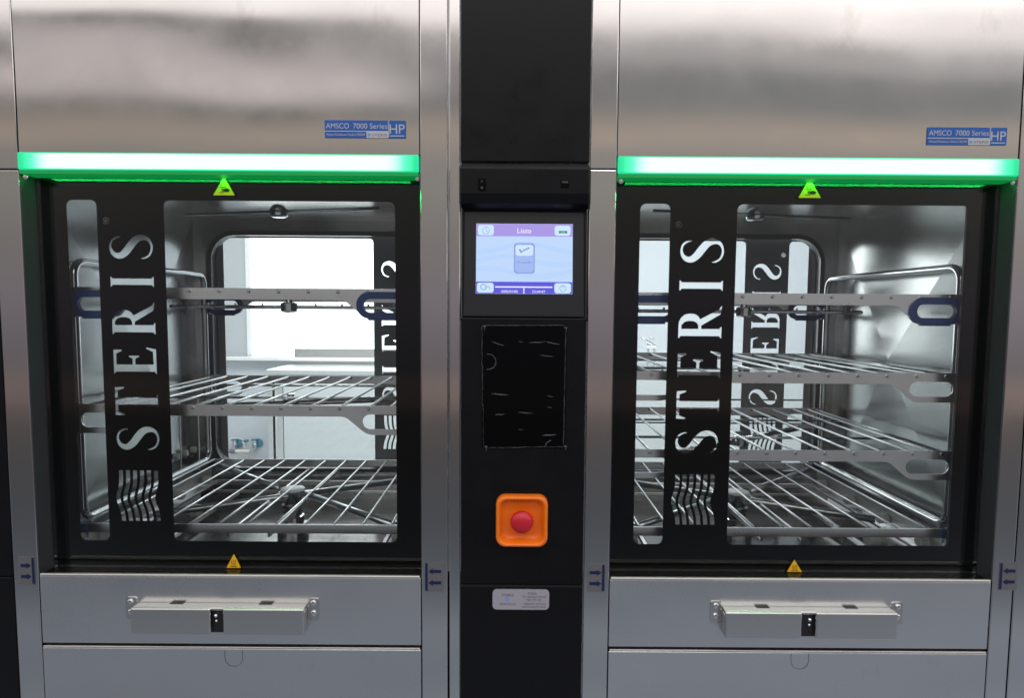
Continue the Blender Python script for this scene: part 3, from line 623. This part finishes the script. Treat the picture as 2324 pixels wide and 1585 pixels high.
# emergency stop: rounded square bowl with a red mushroom
A = P(1125.5, 1128, -.03); B = P(1243, 1245, -.03); cx = (A.x+B.x)/2; cz = (A.z+B.z)/2; hs = (B.x-A.x)/2
mb = MB(); rings = []
for (s, y) in ((1.0, -.006), (1.0, -.020), (.985, -.026), (.94, -.029), (.885, -.0285), (.84, -.024), (.80, -.014), (.74, -.0085), (.60, -.0075), (.0, -.0075)):
    rr = rrect(cx-hs*s, cx+hs*s, cz-hs*s, cz+hs*s, max(hs*s*.36, 1e-5), 8) if s else [(cx, cz)]*36
    rings.append([mb.bm.verts.new((x, y, z)) for x, z in rr])
n = len(rings[0])
for R0, R1 in zip(rings, rings[1:-1]):
    for k in range(n): mb.bm.faces.new((R0[k], R0[(k+1) % n], R1[(k+1) % n], R1[k]))
mb.bm.faces.new(rings[-2]); 
for v in rings[-1]: mb.bm.verts.remove(v)
es = mb.build('stop_switch', M['orange'], cc, smooth=True, label='orange emergency stop surround')
MB().lathe((cx, -.007, cz), (0,-1,0), [(0,.0165),(.008,.0165),(.010,.020),(.014,.0245),(.020,.0262),(.026,.0245),(.031,.019),(.034,.010),(.035,.001)], 36).build('stop_button', M['red'], es, smooth=True, label='red mushroom button')
# label plate
a = P(1118, 1338, -.0085); b = P(1246, 1385, -.0085); x0, x1, z0, z1 = a.x, b.x, b.z, a.z; w = x1-x0; h = z1-z0
lp = plate('label_plate', [rrect(x0, x1, z0, z1, .010, 8)], -.0095, -.008, M['tag'], cc, bevel=.0006, label='grey rounded label with faint print')
Y_ = -.0099
text('lettering', 'STERIS', x0+w*.16, x0+w*.37, z0+h*.72, h*.13, Y_, M['greyink'], lp); text('lettering', 'SERVICIO', x0+w*.13, x0+w*.41, z0+h*.28, h*.09, Y_, M['greyink'], lp)
plate('emblem', [circ(x0+w*.265, z0+h*.54, .0042)], Y_-.0004, Y_, M['skyink'], lp)
for k, (f, s0, s1, bd) in enumerate(((.80, .62, .78, 'STERIS'), (.65, .52, .94, 'Tel. atencion cliente'), (.49, .60, .86, '902 197 451'), (.29, .56, .93, 'SERIE 00 10 52 36'), (.15, .52, .94, 'www.steris.com'))):
    text('lettering', bd, x0+w*s0, x0+w*s1, z0+h*f, h*.10, Y_, M['greyink'], lp)

# neighbouring black cabinet at the left edge
nb = thing('black_cabinet', 'plain black cabinet at the far left edge beside the steel post', 'cabinet', (-1.40, 0, 0))
MB().box(-1.70, -1.1455, .0, .6, .8260, 2.75).build('upper_door', M['plastic'], nb, bevel=.002); MB().box(-1.70, -1.1455, .0, .6, .1, .8235).build('lower_door', M['plastic'], nb, bevel=.002)

# ================================================================== the room behind
def struct(o): o['kind'] = 'structure'; return o
YW = 4.62
struct(MB().box(-4.2, 4.2, .95, YW+.3, -.12, 0).build('floor', M['floor']))
struct(MB().box(-4.2, 4.2, .95, YW+.3, 3.0, 3.1).build('ceiling', M['wall']))
struct(MB().box(-4.3, -4.2, .95, YW+.3, 0, 3.0).build('side_wall', M['wall'])); struct(MB().box(4.2, 4.3, .95, YW+.3, 0, 3.0).build('side_wall', M['wall']))
WX0, WX1, WZ0, WZ1 = -3.6, -.3, .985, 2.5
struct(plate('rear_wall', [[(-4.2, 0), (4.2, 0), (4.2, 3), (-4.2, 3)], [(WX0, WZ0), (WX1, WZ0), (WX1, WZ1), (WX0, WZ1)]], YW, YW+.14, M['wallblue']))
bw = [[(-4.2, 0), (4.2, 0), (4.2, 3), (-4.2, 3)]] + [[(xc-.45, .80), (xc+.45, .80), (xc+.45, 1.76), (xc-.45, 1.76)] for xc in (-.645, .667)]
struct(plate('barrier_wall', bw, .90, .95, M['wall']))
wn = thing('window', 'bright white window with pale frame and grey side panel beyond the left washer', 'window', (-2.0, YW, 1.0))
um = P(561, 700, YW+.05).x; um2 = P(571, 700, YW+.05).x
MB().box(um2, WX1, YW+.09, YW+.10, WZ0, WZ1).build('pane', M['day'], wn)
MB().box(um, um2, YW+.03, YW+.12, WZ0, WZ1).build('mullion', M['frame'], wn)
MB().box(WX0, um-.002, YW+.05, YW+.10, WZ0, WZ1).build('side_panel', M['blind'], wn)
MB().box(WX0-.05, WX1+.05, YW-.09, YW+.03, WZ0-.032, WZ0).build('sill', M['frame'], wn, bevel=.003)
# steel counter seen through the left washer
cx0 = P(602, 845, 3.94).x; ct = thing('steel_counter', 'stainless counter with raised back edge under the window, seen through the left washer', 'counter', (-1.2, 4.2, 0))
cxr = .05; bx0 = P(670, 831, 4.58).x
MB().box(cx0, cxr, 3.94, 4.56, .885, .925).build('worktop', M['counter'], ct, bevel=.004)
MB().box(bx0, cxr, 4.562, 4.59, .9, 1.065).build('backsplash', M['splash'], ct, bevel=.003)
l1 = P(619, 900, 3.97).x; l2 = P(629, 900, 3.97).x
MB().box(cx0+.005, l1, 3.96, 4.5, 0, .884).build('side_leg', M['counter'], ct, bevel=.004)
MB().box(l1+.004, l2-.004, 3.99, 4.0, 0, .884).build('shadow_gap', M['black'], ct)
MB().box(l1+.012, l1+.026, 3.985, 3.99, .03, .884).build('trim_strip', M['frame'], ct)
MB().box(l2, l2+.05, 3.955, 4.5, .03, .880).build('stile', M['counter'], ct, bevel=.003)
MB().box(l2+.054, cxr, 3.958, 4.5, .03, .790).build('door', M['cabinet'], ct, bevel=.004)
MB().box(l2+.054, cxr, 3.958, 4.5, .798, .880).build('drawer', M['cabinet'], ct, bevel=.004)
# valves, hose, cartridge on the wall
for k, u in enumerate((539, 584)):
    p = P(u, 1006, YW); v = thing('wall_valve', ('blue and chrome wall valve ringed by a white hose' if k == 0 else 'blue and chrome wall valve nearest the steel counter leg'), 'valve', p, 'blue wall valves beyond the left washer')
    MB().lathe((p.x+.012, YW, p.z), (0,-1,0), [(0,.042),(.012,.042),(.016,.030)], 24).build('valve_wheel', M['valve'], v)
    MB().lathe((p.x-.012, YW-.03, p.z-.05), (0,0,1), [(0,.016),(.02,.016),(.022,.024),(.05,.024),(.052,.018),(.08,.018)], 18).build('valve_body', M['chrome'], v, smooth=False)
    MB().box(p.x-.036, p.x+.012, YW-.06, YW-.012, p.z+.032, p.z+.044).build('valve_handle', M['valve'], v, bevel=.003)
c_ = P(537, 1012, YW-.07); hs_ = thing('coiled_hose', 'white coiled hose hanging round the left valve', 'hose', c_)
MB().tube([(c_.x+.09*math.cos(t), YW-.07-.006*t, c_.z+.075*math.sin(t)) for t in [i*.3 for i in range(24)]], .0065, 8).build('hose_coil', M['hose'], hs_, smooth=True)
MB().tube([(c_.x-.08+.03*i, YW-.1, c_.z-.085+.022*math.sin(i*.6)) for i in range(9)], .0085, 8).build('hose_tail', M['hose'], hs_, smooth=True)
c_ = P(560, 996, YW-.06); MB().box(c_.x-.02, c_.x+.02, YW-.09, YW-.06, c_.z-.03, c_.z-.008).build('hose_clip', M['valve'], hs_, bevel=.004)
c_ = P(546, 1030, YW-.15); fl = thing('filter_cartridge', 'white filter cartridge lying below the hose', 'filter', c_)
MB().cyl((c_.x-.09, YW-.15, c_.z+.02), (c_.x+.09, YW-.15, c_.z+.02), .018, 20).build('cartridge_body', M['hose'], fl); MB().cyl((c_.x-.10, YW-.15, c_.z+.02), (c_.x-.045, YW-.15, c_.z+.02), .019, 20).build('cartridge_cap', M['greyink'], fl)
# wash counter seen through the right washer
rc = thing('sink_counter', 'pale drawer counter against the plain wall, seen through the right washer', 'counter', (1.6, 4.2, 0))
MB().box(1.02, 2.6, 3.98, 4.56, .885, .925).build('worktop', M['counter'], rc, bevel=.004)
for z0_, z1_ in ((.70, .88), (.50, .69), (.05, .49)): MB().box(1.04, 2.58, 3.99, 4.5, z0_, z1_-.004).build('drawer', M['cabinet'], rc, bevel=.003)
fb = P(1476, 796, 4.3); fc = thing('spray_tap', 'small chrome spray tap standing on the far counter behind the right washer', 'tap', (fb.x, 4.3, .925))
MB().cyl((fb.x-.02, 4.3, .925), (fb.x-.02, 4.3, 1.15), .010).cyl((fb.x+.035, 4.3, .925), (fb.x+.035, 4.3, 1.12), .009).cyl((fb.x-.035, 4.3, 1.12), (fb.x+.05, 4.3, 1.12), .016).build('tap_body', M['chrome'], fc)
MB().tube([(fb.x+.05, 4.3, 1.12), (fb.x, 4.29, 1.15), (fb.x-.05, 4.28, 1.18), (fb.x-.085, 4.27, 1.20)], .011, 10, taper=[1, 1.2, .8, .6]).tube([(fb.x+.01+.02*math.cos(t), 4.3, 1.175+.03*math.sin(t)) for t in [i*.5 for i in range(7)]], .004, 8).build('spray_nozzle', M['chrome'], fc, smooth=True)
